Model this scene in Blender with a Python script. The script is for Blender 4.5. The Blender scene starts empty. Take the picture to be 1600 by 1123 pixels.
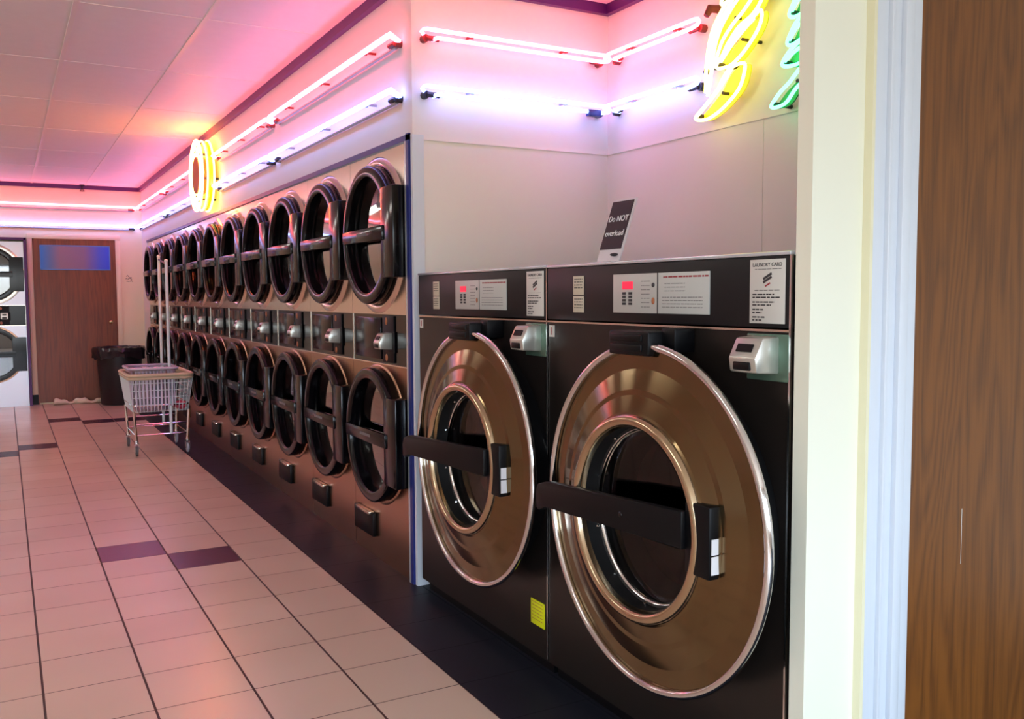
import bpy, bmesh, math, random
from mathutils import Vector, Matrix
random.seed(7)
PI = math.pi
S = bpy.context.scene
C = S.collection

# ------------------------------------------------------------------ camera
CAM = Vector((-1.5844, 0.0, 1.30))
th, pi_, ro, FPX = 0.5088, 0.0695, -0.0051, 1421.1
fw = Vector((math.sin(th)*math.cos(pi_), math.cos(th)*math.cos(pi_), -math.sin(pi_)))
rt = Vector((math.cos(th), -math.sin(th), 0)); up = rt.cross(fw)
r_ = rt*math.cos(ro) + up*math.sin(ro); u_ = up*math.cos(ro) - rt*math.sin(ro)
cd = bpy.data.cameras.new('camera'); cam = bpy.data.objects.new('camera', cd); C.objects.link(cam)
cam.matrix_world = Matrix(((r_.x, u_.x, -fw.x, CAM.x), (r_.y, u_.y, -fw.y, CAM.y), (r_.z, u_.z, -fw.z, CAM.z), (0, 0, 0, 1)))
cd.sensor_fit = 'HORIZONTAL'; cd.sensor_width = 36; cd.lens = FPX/1600*36; cd.clip_start = .05
S.camera = cam

# ------------------------------------------------------------------ world, daylight, exposure
W = bpy.data.worlds.new('world'); S.world = W; W.use_nodes = True
wn = W.node_tree.nodes; wl = W.node_tree.links
bg = wn['Background']
tc = wn.new('ShaderNodeTexCoord'); sp = wn.new('ShaderNodeSeparateXYZ'); cr = wn.new('ShaderNodeValToRGB')
wl.new(tc.outputs['Generated'], sp.inputs[0]); wl.new(sp.outputs['Z'], cr.inputs[0]); wl.new(cr.outputs[0], bg.inputs[0])
cr.color_ramp.elements[0].color = (.34, .33, .30, 1); cr.color_ramp.elements[0].position = 0.0
cr.color_ramp.elements[1].color = (.74, .84, .92, 1); cr.color_ramp.elements[1].position = .12
bg.inputs[1].default_value = 14.0
S.view_settings.view_transform = 'Standard'; S.view_settings.look = 'None'
S.view_settings.gamma = 1; S.view_settings.use_curve_mapping = False
S.view_settings.exposure = 0.3
S.cycles.use_denoising = True
S.cycles.max_bounces = 7; S.cycles.diffuse_bounces = 4; S.cycles.glossy_bounces = 4
S.cycles.transparent_max_bounces = 10
S.cycles.sample_clamp_indirect = 6
S.cycles.caustics_reflective = False; S.cycles.caustics_refractive = False

H = 2.70          # ceiling
XL, YF, YB = -6.0, 12.58, -3.0
WINDOWS_FRONT = [(-5.6, -3.4), (-3.2, -1.0), (-.8, 1.4)]   # x ranges, front wall
WINDOWS_LEFT = [(-2.6, -1.2)]                     # y ranges, left wall
WZ0, WZ1 = .75, 2.25
def portal(name, loc, rot, sx, sy):
    l = bpy.data.lights.new(name, 'AREA'); l.shape = 'RECTANGLE'; l.size = sx; l.size_y = sy
    l.cycles.is_portal = True
    o = bpy.data.objects.new(name, l); C.objects.link(o); o.location = loc; o.rotation_euler = rot
for a, b in WINDOWS_FRONT: portal('daylight_portal', ((a+b)/2, YB-.02, (WZ0+WZ1)/2), (PI/2, 0, 0), b-a, WZ1-WZ0)
for a, b in WINDOWS_LEFT: portal('daylight_portal', (XL-.02, (a+b)/2, (WZ0+WZ1)/2), (PI/2, 0, -PI/2), b-a, WZ1-WZ0)

FILL_FLUO = 16.0  # strength of the added, unseen ceiling fixtures
NEON_ORANGE = ((1.0, .10, .16), 15.0)
NEON_BLUE = ((.24, .35, 1.0), 9.5)
NEON_YELLOW = ((1.0, .90, .26), 5.5)
NEON_GREEN = ((.10, 1.0, .38), 6.0)

# ------------------------------------------------------------------ materials
def lin(c):
    return tuple(((v/255)/12.92 if v/255 <= .04045 else ((v/255+.055)/1.055)**2.4) for v in c)
MATS = {}
def mat(name, rgb=(128, 128, 128), rough=.5, metal=0, spec=.5, noise=0, nscale=8, bump=0, bscale=60, coat=0, aniso=0, arot=0, stretch=None, emit=None, es=0, rvar=0):
    if name in MATS: return MATS[name]
    m = bpy.data.materials.new(name); m.use_nodes = True; n = m.node_tree.nodes; l = m.node_tree.links
    p = n['Principled BSDF']; c = lin(rgb)
    p.inputs['Base Color'].default_value = (*c, 1); p.inputs['Roughness'].default_value = rough
    p.inputs['Metallic'].default_value = metal; p.inputs['Specular IOR Level'].default_value = spec
    p.inputs['Coat Weight'].default_value = coat; p.inputs['Coat Roughness'].default_value = .08
    if noise or bump or rvar:
        t = n.new('ShaderNodeTexCoord'); mp = n.new('ShaderNodeMapping'); l.new(t.outputs['Object'], mp.inputs[0])
        if stretch: mp.inputs['Scale'].default_value = stretch
    if noise or rvar:
        nt = n.new('ShaderNodeTexNoise'); nt.inputs['Scale'].default_value = nscale; nt.inputs['Detail'].default_value = 4
        l.new(mp.outputs[0], nt.inputs[0])
    if noise:
        mx = n.new('ShaderNodeMix'); mx.data_type = 'RGBA'
        mx.inputs[6].default_value = (*[v*(1-noise) for v in c], 1); mx.inputs[7].default_value = (*[min(1, v*(1+noise)) for v in c], 1)
        l.new(nt.outputs[0], mx.inputs[0]); l.new(mx.outputs[2], p.inputs['Base Color'])
    if rvar:
        mr = n.new('ShaderNodeMapRange'); mr.inputs[3].default_value = max(.02, rough-rvar); mr.inputs[4].default_value = rough+rvar
        l.new(nt.outputs[0], mr.inputs[0]); l.new(mr.outputs[0], p.inputs['Roughness'])
    if bump:
        nb = n.new('ShaderNodeTexNoise'); nb.inputs['Scale'].default_value = bscale; l.new(mp.outputs[0], nb.inputs[0])
        bp = n.new('ShaderNodeBump'); bp.inputs['Strength'].default_value = bump; bp.inputs['Distance'].default_value = .004
        l.new(nb.outputs[0], bp.inputs['Height']); l.new(bp.outputs[0], p.inputs['Normal'])
    if aniso:
        p.inputs['Anisotropic'].default_value = aniso; p.inputs['Anisotropic Rotation'].default_value = arot
        tg = n.new('ShaderNodeTangent'); tg.direction_type = 'RADIAL'; tg.axis = 'X'; l.new(tg.outputs[0], p.inputs['Tangent'])
    if emit:
        p.inputs['Emission Color'].default_value = (*emit, 1); p.inputs['Emission Strength'].default_value = es
    MATS[name] = m
    return m

def glass_mat(name, tint, refl=1.0, rough=.03):
    m = bpy.data.materials.new(name); m.use_nodes = True; n = m.node_tree.nodes; l = m.node_tree.links
    n.remove(n['Principled BSDF'])
    tr = n.new('ShaderNodeBsdfTransparent'); tr.inputs[0].default_value = (*tint, 1)
    gl = n.new('ShaderNodeBsdfGlossy'); gl.inputs['Roughness'].default_value = rough
    fr = n.new('ShaderNodeLayerWeight'); fr.inputs[0].default_value = .5
    pw = n.new('ShaderNodeMath'); pw.operation = 'POWER'; pw.inputs[1].default_value = 4.0; l.new(fr.outputs['Facing'], pw.inputs[0])
    ml = n.new('ShaderNodeMath'); ml.operation = 'MULTIPLY_ADD'; ml.inputs[1].default_value = .9; ml.inputs[2].default_value = .05*refl; ml.use_clamp = True
    mx = n.new('ShaderNodeMixShader'); l.new(pw.outputs[0], ml.inputs[0]); l.new(ml.outputs[0], mx.inputs[0])
    l.new(tr.outputs[0], mx.inputs[1]); l.new(gl.outputs[0], mx.inputs[2]); l.new(mx.outputs[0], n['Material Output'].inputs[0])
    MATS[name] = m
    return m

def emis(name, col, strength):
    m = bpy.data.materials.new(name); m.use_nodes = True; n = m.node_tree.nodes; l = m.node_tree.links
    n.remove(n['Principled BSDF']); e = n.new('ShaderNodeEmission')
    e.inputs[0].default_value = (*col, 1); e.inputs[1].default_value = strength
    l.new(e.outputs[0], n['Material Output'].inputs[0]); MATS[name] = m
    return m

def wood_mat(name, c1, c2, scale, rough=.4, axis='Z', bands=9):
    m = bpy.data.materials.new(name); m.use_nodes = True; n = m.node_tree.nodes; l = m.node_tree.links
    p = n['Principled BSDF']; p.inputs['Roughness'].default_value = rough
    t = n.new('ShaderNodeTexCoord'); mp = n.new('ShaderNodeMapping'); l.new(t.outputs['Object'], mp.inputs[0])
    mp.inputs['Scale'].default_value = scale
    nz = n.new('ShaderNodeTexNoise'); nz.inputs['Scale'].default_value = 1.6; nz.inputs['Detail'].default_value = 3; nz.inputs['Distortion'].default_value = .35
    l.new(mp.outputs[0], nz.inputs[0])
    wv = n.new('ShaderNodeMath'); wv.operation = 'MULTIPLY'; wv.inputs[1].default_value = bands; l.new(nz.outputs[0], wv.inputs[0])
    fc = n.new('ShaderNodeMath'); fc.operation = 'PINGPONG'; fc.inputs[1].default_value = .5; l.new(wv.outputs[0], fc.inputs[0])
    mp2 = n.new('ShaderNodeMapping'); mp2.inputs['Scale'].default_value = (140, 140, 5); l.new(t.outputs['Object'], mp2.inputs[0])
    fn = n.new('ShaderNodeTexNoise'); fn.inputs['Scale'].default_value = 1.0; fn.inputs['Detail'].default_value = 3; l.new(mp2.outputs[0], fn.inputs[0])
    ad = n.new('ShaderNodeMath'); ad.operation = 'MULTIPLY_ADD'; ad.inputs[1].default_value = 1.1; l.new(fn.outputs[0], ad.inputs[0]); l.new(fc.outputs[0], ad.inputs[2])
    rp = n.new('ShaderNodeValToRGB'); l.new(ad.outputs[0], rp.inputs[0])
    rp.color_ramp.elements[0].position = .10; rp.color_ramp.elements[1].position = 1.05
    rp.color_ramp.elements[0].color = (*lin(c2), 1); rp.color_ramp.elements[1].color = (*lin(c1), 1)
    l.new(rp.outputs[0], p.inputs['Base Color']); MATS[name] = m
    return m

mat('wall_paint', (232, 226, 218), .55, noise=.03, nscale=3, bump=.06, bscale=180)
mat('wall_cream', (246, 234, 200), .6, noise=.03, nscale=3, bump=.06, bscale=180)
mat('partition_paint', (236, 238, 220), .5, noise=.02, nscale=2)
mat('casing_paint', (214, 222, 232), .3, noise=.03, nscale=5, stretch=(20, 20, 1))
mat('casing_cream', (232, 228, 196), .4)
mat('ceiling_panel', (246, 240, 238), .55, noise=.03, nscale=14, bump=.08, bscale=220)
mat('ceiling_grid', (246, 238, 232), .4)
mat('purple_paint', (78, 18, 100), .4)
mat('blue_paint', (34, 46, 120), .35)
mat('white_metal', (206, 214, 222), .22, metal=.6)
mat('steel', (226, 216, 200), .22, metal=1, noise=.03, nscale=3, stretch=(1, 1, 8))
mat('steel_floor_tint', (176, 140, 114), .26, metal=1, noise=.04, nscale=3, stretch=(1, 1, 8))  # same stainless, with the orange floor reflection tinted into its colour
mat('chrome', (225, 225, 225), .09, metal=1)
mat('door_dish', (126, 107, 78), .13, metal=1, aniso=.88, arot=.25)
mat('rim_bronze', (196, 176, 146), .16, metal=1, aniso=.5)
mat('washer_panel', (40, 34, 31), .3, metal=.4, noise=.04, nscale=3)
mat('washer_top', (20, 19, 22), .4, spec=.3)
mat('black_plastic', (8, 8, 11), .42, spec=.2)
mat('black_gloss', (7, 6, 9), .15, spec=.35)
mat('black_rubber', (9, 9, 11), .5)
mat('drum', (26, 22, 24), .5, metal=.3)
mat('drum_dark', (14, 14, 17), .5)
mat('label_paper', (206, 206, 200), .45, noise=.03)
mat('label_cream', (198, 190, 170), .45)
mat('plate_grey', (188, 190, 186), .35)
mat('ink', (50, 48, 52), .6)
mat('ink_light', (120, 118, 120), .6)
mat('ink_red', (150, 40, 50), .6)
mat('coin_metal', (200, 200, 192), .3, metal=.7)
mat('coin_green', (96, 124, 108), .35, metal=.5)
mat('yellow_paper', (222, 226, 20), .5)
mat('amber', (170, 104, 70), .4)
mat('red_display', (200, 20, 40), .3, emit=(1, .03, .08), es=.75)
mat('cap_red', (120, 44, 40), .5)
mat('cap_dark', (40, 28, 34), .5)
mat('rail_grey', (170, 168, 170), .35, metal=.3)
mat('yellow_acrylic', (246, 226, 20), .3, emit=(1, .8, .02), es=.25)
mat('green_acrylic', (24, 120, 62), .3)
mat('orange_disc', (196, 96, 50), .5)
mat('sign_black', (40, 34, 42), .25, coat=.3)
mat('sign_white', (240, 238, 240), .3)
mat('acrylic_white', (228, 222, 226), .2)
mat('trash_black', (20, 20, 24), .45)
mat('bag_black', (40, 34, 40), .22, bump=.8, bscale=14)
mat('towel', (226, 214, 190), .85, bump=.6, bscale=30)
mat('pink_cloth', (196, 70, 96), .85, bump=.5, bscale=40)
mat('cart_cream', (206, 190, 160), .4)
mat('rubber_grey', (96, 92, 94), .5)
mat('caster_light', (176, 178, 190), .35)
mat('brass', (222, 200, 150), .2, metal=1)
mat('steel_blueish', (200, 208, 216), .3, metal=.8)
mat('pole_white', (226, 238, 240), .25)
mat('window_frame', (60, 62, 66), .35, metal=.5)
glass_mat('dryer_glass', (.12, .11, .13), 5.0)
glass_mat('washer_glass', (.10, .10, .11), .6)
glass_mat('daylight_tint_glass', (.30, .36, .44), 4.0)  # door glass with bluish daylight put into the tint
glass_mat('window_glass', (.93, .96, 1), 1.0, .0)
glass_mat('basket_plastic', (.82, .80, .86), 2.5, .25)
wood_mat('door_wood', (118, 70, 24), (70, 38, 13), (2.4, 2.4, .30), .38, bands=16)
wood_mat('far_door_wood', (134, 70, 36), (82, 36, 22), (5, 5, .3), .35, bands=8)
emis('neon_orange', *NEON_ORANGE); emis('neon_blue', *NEON_BLUE)
emis('neon_yellow', *NEON_YELLOW); emis('neon_green', *NEON_GREEN)
emis('neon_red_added', (1, .07, .03), 60)
emis('fluorescent', (1, .95, .86), FILL_FLUO)  # glow of the added ceiling fixtures

def floor_material():
    S0, XC, YT = .3066, -.2923, 4.8323
    m = bpy.data.materials.new('floor_tile'); m.use_nodes = True; n = m.node_tree.nodes; l = m.node_tree.links
    p = n['Principled BSDF']
    g = n.new('ShaderNodeNewGeometry'); s = n.new('ShaderNodeSeparateXYZ'); l.new(g.outputs['Position'], s.inputs[0])
    def M(op, a, b=None, c=None):
        q = n.new('ShaderNodeMath'); q.operation = op
        for i, v in enumerate((a, b, c)):
            if v is None: continue
            if isinstance(v, (int, float)): q.inputs[i].default_value = v
            else: l.new(v, q.inputs[i])
        return q.outputs[0]
    u = M('DIVIDE', M('SUBTRACT', XC, s.outputs['X']), S0)      # column index from the dark border
    v = M('DIVIDE', M('SUBTRACT', s.outputs['Y'], YT), S0)
    fu, fv = M('FLOOR', u), M('FLOOR', v)
    du = M('ABSOLUTE', M('SUBTRACT', M('FRACT', u), .5)); dv = M('ABSOLUTE', M('SUBTRACT', M('FRACT', v), .5))
    gu = M('GREATER_THAN', du, .5-.0125); gv = M('GREATER_THAN', dv, .5-.0065)
    grout = M('MAXIMUM', gu, gv)
    dark = M('LESS_THAN', M('ADD', u, 0.0), 0.0)                # the charcoal border along the machines
    pur = None
    for cu, cv in ((2, 0), (1, -1), (2, 19), (1, 18), (0, 18), (3, 13), (4, 12)):
        e = M('MULTIPLY', M('COMPARE', fu, cu, .1), M('COMPARE', fv, cv, .1))
        pur = e if pur is None else M('MAXIMUM', pur, e)
    nz = n.new('ShaderNodeTexNoise'); nz.inputs['Scale'].default_value = 2.2; nz.inputs['Detail'].default_value = 1; l.new(g.outputs['Position'], nz.inputs[0])
    cb = n.new('ShaderNodeCombineXYZ'); l.new(fu, cb.inputs[0]); l.new(fv, cb.inputs[1])
    wn_ = n.new('ShaderNodeTexWhiteNoise'); wn_.noise_dimensions = '2D'; l.new(cb.outputs[0], wn_.inputs[0])
    def mix(f, a, b):
        q = n.new('ShaderNodeMix'); q.data_type = 'RGBA'; l.new(f, q.inputs[0])
        for i, x in ((6, a), (7, b)):
            if isinstance(x, tuple): q.inputs[i].default_value = (*lin(x), 1)
            else: l.new(x, q.inputs[i])
        return q.outputs[2]
    base = mix(nz.outputs[0], (202, 178, 158), (216, 194, 174))
    base = mix(M('MULTIPLY', wn_.outputs[0], .35), base, (196, 168, 150))
    base = mix(pur, base, (62, 24, 48))
    dk = mix(nz.outputs[0], (24, 26, 34), (34, 36, 46))
    ddu = M('GREATER_THAN', dv, .5-.005)
    dk = mix(M('MULTIPLY', ddu, .5), dk, (14, 14, 18))
    base = mix(grout, base, (58, 34, 30))
    base = mix(dark, base, dk)
    l.new(base, p.inputs['Base Color'])
    rr = M('ADD', M('MULTIPLY', M('MAXIMUM', grout, M('MULTIPLY', dark, .45)), .35), 0.27)
    l.new(M('SUBTRACT', .5, M('MULTIPLY', dark, .3)), p.inputs['Specular IOR Level'])
    l.new(rr, p.inputs['Roughness'])
    bp = n.new('ShaderNodeBump'); bp.inputs['Strength'].default_value = .6; bp.inputs['Distance'].default_value = .002
    l.new(M('SUBTRACT', 1.0, M('MULTIPLY', grout, M('SUBTRACT', 1.0, dark))), bp.inputs['Height']); l.new(bp.outputs[0], p.inputs['Normal'])
    MATS['floor_tile'] = m
floor_material()

# ------------------------------------------------------------------ mesh helpers
class MB:
    def __init__(s, T=None):
        s.bm = bmesh.new(); s.T = T
    def _new(s, verts):
        return [s.bm.verts.new(v) for v in verts]
    def box(s, x0, x1, y0, y1, z0, z1, bev=0, seg=2):
        b = bmesh.new(); bmesh.ops.create_cube(b, size=1)
        for v in b.verts: v.co = Vector(((x0+x1)/2+v.co.x*(x1-x0), (y0+y1)/2+v.co.y*(y1-y0), (z0+z1)/2+v.co.z*(z1-z0)))
        if bev: bmesh.ops.bevel(b, geom=list(b.edges), offset=bev, segments=seg, profile=.5, affect='EDGES')
        s.add(b); return s
    def add(s, b, M=None):
        if M is not None: bmesh.ops.transform(b, matrix=M, verts=b.verts)
        m = {v: s.bm.verts.new(v.co) for v in b.verts}
        for f in b.faces:
            try: s.bm.faces.new([m[v] for v in f.verts])
            except ValueError: pass
        b.free(); return s
    def obox(s, c, d, rot, bev=0):                       # oriented box: centre, size, 3x3 rotation
        b = bmesh.new(); bmesh.ops.create_cube(b, size=1)
        for v in b.verts: v.co = Vector((v.co.x*d[0], v.co.y*d[1], v.co.z*d[2]))
        if bev: bmesh.ops.bevel(b, geom=list(b.edges), offset=bev, segments=2, profile=.5, affect='EDGES')
        return s.add(b, Matrix.Translation(c) @ rot.to_4x4())
    def lathe(s, prof, c, axis='X', seg=64, a0=0, a1=2*PI, sy=1, close=False):
        full = abs(a1-a0-2*PI) < 1e-6; N = seg if full else seg+1
        rings = []
        for r, h in prof:
            ring = []
            for i in range(N):
                a = a0+(a1-a0)*i/seg; p, q = r*math.cos(a), r*math.sin(a)
                v = (c[0]+h, c[1]+p*sy, c[2]+q) if axis == 'X' else (c[0]+p*sy, c[1]+q, c[2]+h)
                ring.append(s.bm.verts.new(v))
            rings.append(ring)
        if close: rings.append(rings[0])
        for A, B in zip(rings, rings[1:]):
            for i in range(N if full else N-1):
                j = (i+1) % N
                try: s.bm.faces.new((A[i], A[j], B[j], B[i]))
                except ValueError: pass
        return s
    def disc(s, c, r, axis='X', seg=48, flip=False, sy=1):
        vs = []
        for i in range(seg):
            a = 2*PI*i/seg; p, q = r*math.cos(a)*sy, r*math.sin(a)
            vs.append(s.bm.verts.new((c[0], c[1]+p, c[2]+q) if axis == 'X' else (c[0]+p, c[1]+q, c[2])))
        s.bm.faces.new(vs[::-1] if flip else vs); return s
    def tube(s, pts, r, seg=8, closed=False, cap=True):
        pts = [Vector(p) for p in pts]; n = len(pts); rings = []
        prev = None
        for i, p in enumerate(pts):
            a = pts[i-1] if (i > 0 or closed) else p
            b = pts[(i+1) % n] if (i < n-1 or closed) else p
            t = (b-a).normalized()
            if prev is None:
                ref = Vector((0, 0, 1)) if abs(t.z) < .9 else Vector((1, 0, 0))
                nrm = t.cross(ref).normalized()
            else:
                nrm = (prev - t*prev.dot(t))
                nrm = nrm.normalized() if nrm.length > 1e-6 else prev
            prev = nrm; bn = t.cross(nrm)
            rr = r[i] if isinstance(r, (list, tuple)) else r
            rings.append([s.bm.verts.new(p+(nrm*math.cos(2*PI*k/seg)+bn*math.sin(2*PI*k/seg))*rr) for k in range(seg)])
        pairs = list(zip(rings, rings[1:])) + ([(rings[-1], rings[0])] if closed else [])
        for A, B in pairs:
            for k in range(seg):
                j = (k+1) % seg
                try: s.bm.faces.new((A[k], A[j], B[j], B[k]))
                except ValueError: pass
        if cap and not closed:
            s.bm.faces.new(rings[0][::-1]); s.bm.faces.new(rings[-1])
        return s
    def ball(s, c, r, sx=1, sy=1, sz=1, sub=2):
        b = bmesh.new(); bmesh.ops.create_icosphere(b, subdivisions=sub, radius=r)
        for v in b.verts: v.co = Vector((v.co.x*sx+c[0], v.co.y*sy+c[1], v.co.z*sz+c[2]))
        return s.add(b)
    def prism(s, poly, x0, x1):                           # polygon in (y, z) extruded along x
        A = s._new([(x0, y, z) for y, z in poly]); B = s._new([(x1, y, z) for y, z in poly])
        s.bm.faces.new(A); s.bm.faces.new(B[::-1])
        n = len(poly)
        for i in range(n):
            j = (i+1) % n; s.bm.faces.new((A[j], A[i], B[i], B[j]))
        return s
    def plate_hole(s, x, y0, y1, z0, z1, cy, cz, r, seg=64):
        sq, ci = [], []
        for i in range(seg):
            a = 2*PI*(i+.5)/seg; d = Vector((math.cos(a), math.sin(a)))
            ty = ((y1 if d.x > 0 else y0)-cy)/d.x if abs(d.x) > 1e-9 else 1e9
            tz = ((z1 if d.y > 0 else z0)-cz)/d.y if abs(d.y) > 1e-9 else 1e9
            t = min(ty, tz); sq.append((x, cy+d.x*t, cz+d.y*t)); ci.append((x, cy+d.x*r, cz+d.y*r))
        A, B = s._new(sq), s._new(ci)
        for i in range(seg):
            j = (i+1) % seg; s.bm.faces.new((A[i], B[i], B[j], A[j]))
        for (yy, zz) in ((y0, z0), (y0, z1), (y1, z0), (y1, z1)):       # corners
            best = sorted(range(seg), key=lambda k: (sq[k][1]-yy)**2+(sq[k][2]-zz)**2)[:2]
            v = s.bm.verts.new((x, yy, zz)); s.bm.faces.new((v, A[best[0]], A[best[1]]))
        return s
    def build(s, name, m, parent=None, smooth=True, angle=35, loc=None):
        bmesh.ops.remove_doubles(s.bm, verts=s.bm.verts, dist=1e-6)
        bmesh.ops.recalc_face_normals(s.bm, faces=s.bm.faces)
        me = bpy.data.meshes.new(name); s.bm.to_mesh(me); s.bm.free()
        mats = m if isinstance(m, (list, tuple)) else [m]
        for k in mats: me.materials.append(MATS[k])
        if smooth:
            me.shade_smooth(); me.set_sharp_from_angle(angle=math.radians(angle))
        o = bpy.data.objects.new(name, me); C.objects.link(o)
        if parent is not None: o.parent = parent
        if loc is not None: o.location = loc
        return o

def tag(o, label, cat, group=None, kind=None):
    o['label'] = label; o['category'] = cat
    if group: o['group'] = group
    if kind: o['kind'] = kind
    return o
def thing(name, label, cat, loc=(0, 0, 0), rz=0, group=None):
    o = bpy.data.objects.new(name, None); C.objects.link(o); o.empty_display_size = .1
    o.location = loc; o.rotation_euler = (0, 0, rz)
    return tag(o, label, cat, group)
def struct(name, mb, m, smooth=False):
    o = mb.build(name, m, smooth=smooth); o['kind'] = 'structure'; return o
def dup(root, loc, rz, label, group=None):
    r = root.copy(); C.objects.link(r); r.location = loc; r.rotation_euler = (0, 0, rz); r['label'] = label
    if group: r['group'] = group
    for ch in list(root.children):
        c = ch.copy(); C.objects.link(c); c.parent = r
        for g in list(ch.children):
            d = g.copy(); C.objects.link(d); d.parent = c
    return r

# text as mesh lying on a plane that faces -X (reading direction -Y)
def text_mb(txt, size, x, y, z, depth=.0006, align='CENTER', tilt=0, mb=None, space=1):
    cu = bpy.data.curves.new('t', 'FONT'); cu.body = txt; cu.size = size; cu.align_x = align; cu.align_y = 'CENTER'
    cu.extrude = depth; cu.space_character = space
    o = bpy.data.objects.new('t', cu); C.objects.link(o); bpy.context.view_layer.update()
    me = bpy.data.meshes.new_from_object(o.evaluated_get(bpy.context.evaluated_depsgraph_get()))
    C.objects.unlink(o); bpy.data.objects.remove(o); bpy.data.curves.remove(cu)
    b = bmesh.new(); b.from_mesh(me); bpy.data.meshes.remove(me)
    R = Matrix(((0, 0, -1, 0), (-1, 0, 0, 0), (0, 1, 0, 0), (0, 0, 0, 1)))
    mb = mb or MB()
    mb.add(b, Matrix.Translation((x, y, z)) @ Matrix.Rotation(tilt, 4, 'Y') @ R); return mb
def lines_mb(rows, x, t=.0006, mb=None):            # rows of small print as dashes: (y_left, y_right, z, height)
    mb = mb or MB()
    for ya, yb, z, h in rows:
        y = ya
        while y > yb:
            w = random.uniform(.006, .018); e = max(yb, y-w)
            mb.box(x-t, x, e, y, z-h/2, z+h/2); y = e-random.uniform(.002, .004)
    return mb

# ------------------------------------------------------------------ setting
struct('floor', MB().box(XL, 2.2, YB, YF+.1, -.08, 0), 'floor_tile')
XR2 = 2.0
# ceiling: panels and the narrow T-bars between them
cl = MB().box(XL, 2.2, YB, YF+.1, H, H+.08)
struct('ceiling', cl, 'ceiling_panel')
gb = MB()
x = -.64
xs = []
while x > XL: xs.append(x); x -= .59
for x in xs: gb.box(x-.012, x+.012, YB, YF, H-.004, H+.001)
y = 4.85-1.22*6
while y < YF:
    gb.box(XL, 1.0 if y < 3.6 else 0, y-.006, y+.006, H-.002, H+.001); y += 1.22
struct('trim_1', gb, 'ceiling_grid')

ZD = 1.985      # top of the dryer opening
YP0, YP1 = 3.72, 3.765
XA = 1.035      # back of the alcove
w = MB(); w.box(0, .12, YP0, YF, ZD+.02, H); w.box(0, .06, YP0, YP0+.022, 0, ZD+.02); w.box(0, .12, 12.06, YF, 0, ZD+.02)
struct('wall_right', w, 'wall_paint')
struct('wall_alcove_side', MB().box(.06, XA+.1, YP0, YP0+.055, 0, ZD+.02).box(.12, XA+.1, YP0, YP0+.055, ZD+.02, H), 'wall_paint')
struct('wall_alcove_back', MB().box(XA, XA+.1, 1.46, YP0+.05, 0, H), 'wall_paint')
struct('wall_partition', MB().box(0, .165, 1.462, 1.507, 0, H).box(.165, 1.3, 1.462, 1.507, 2.34, H).box(1.3, 2.0, 1.462, 1.507, 0, H), 'partition_paint')
struct('wall_far', MB().box(XL, .12, YF, YF+.1, 0, H), 'wall_cream')
struct('wall_entrance', MB().box(XR2, XR2+.1, YB, 1.5, 0, H), 'wall_paint')
wf = MB(); ed = [XL]+[v for ab in WINDOWS_FRONT for v in ab]+[XR2+.1]
for a, b in zip(ed[::2], ed[1::2]): wf.box(a, b, YB-.1, YB, 0, H)
for a, b in WINDOWS_FRONT: wf.box(a, b, YB-.1, YB, 0, WZ0).box(a, b, YB-.1, YB, WZ1, H)
struct('wall_front', wf, 'wall_paint')
wf = MB(); ed = [YB]+[v for ab in WINDOWS_LEFT for v in ab]+[YF+.1]
for a, b in zip(ed[::2], ed[1::2]): wf.box(XL-.1, XL, a, b, 0, H)
for a, b in WINDOWS_LEFT: wf.box(XL-.1, XL, a, b, 0, WZ0).box(XL-.1, XL, a, b, WZ1, H)
struct('wall_left', wf, 'wall_paint')
k = 0
for side, R in (('f', WINDOWS_FRONT), ('l', WINDOWS_LEFT)):
    for a, b in R:
        k += 1
        def bx(mb, u0, u1, z0, z1, d0, d1):
            if side == 'f': mb.box(u0, u1, YB-.05+d0, YB-.05+d1, z0, z1)
            else: mb.box(XL-.05+d0, XL-.05+d1, u0, u1, z0, z1)
        fm = MB()
        for u0, u1, z0, z1 in ((a, a+.05, WZ0, WZ1), (b-.05, b, WZ0, WZ1), (a, b, WZ0, WZ0+.05), (a, b, WZ1-.05, WZ1), ((a+b)/2-.025, (a+b)/2+.025, WZ0, WZ1)):
            bx(fm, u0, u1, z0, z1, -.03, .03)
        o = struct('window_%d' % k, fm, 'window_frame')
        g = MB(); bx(g, a+.03, b-.03, WZ0+.03, WZ1-.03, -.003, .003)
        g.build('pane', 'window_glass', o, smooth=False)

# purple cornice: dryer wall, alcove, far wall
t = MB()
t.box(-.03, 0, YP0-.03, YF, H-.048, H); t.box(-.03, XA, YP0-.03, YP0, H-.048, H)
t.box(XA-.03, XA, 1.51, YP0-.03, H-.048, H); t.box(XL, 0, YF-.03, YF, H-.048, H)
struct('trim_2', t, 'purple_paint')
# blue frame round the dryer opening, with a bright metal inner edge
t = MB(); t.box(-.012, .02, 3.742, 3.772, 0, ZD+.03); t.box(-.012, .02, 3.742, 12.08, ZD, ZD+.025)
struct('trim_3', t, 'blue_paint')
struct('trim_4', MB().box(-.012, .05, 3.772, 3.79, 0, ZD), 'white_metal')
# corner bead of the wall where the alcove begins
struct('trim_5', MB().box(-.004, .05, YP0-.006, YP0+.016, 0, ZD+.02), 'casing_paint')
# panel seams on the alcove walls
t = MB(); t.box(.0, XA, YP0-.004, YP0, 1.985, 1.993); t.box(XA-.004, XA, 1.51, YP0, 1.985, 1.993)
t.box(XA-.0015, XA, 2.669, 2.672, 1.40, 1.985)
struct('trim_6', t, 'wall_paint')
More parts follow.
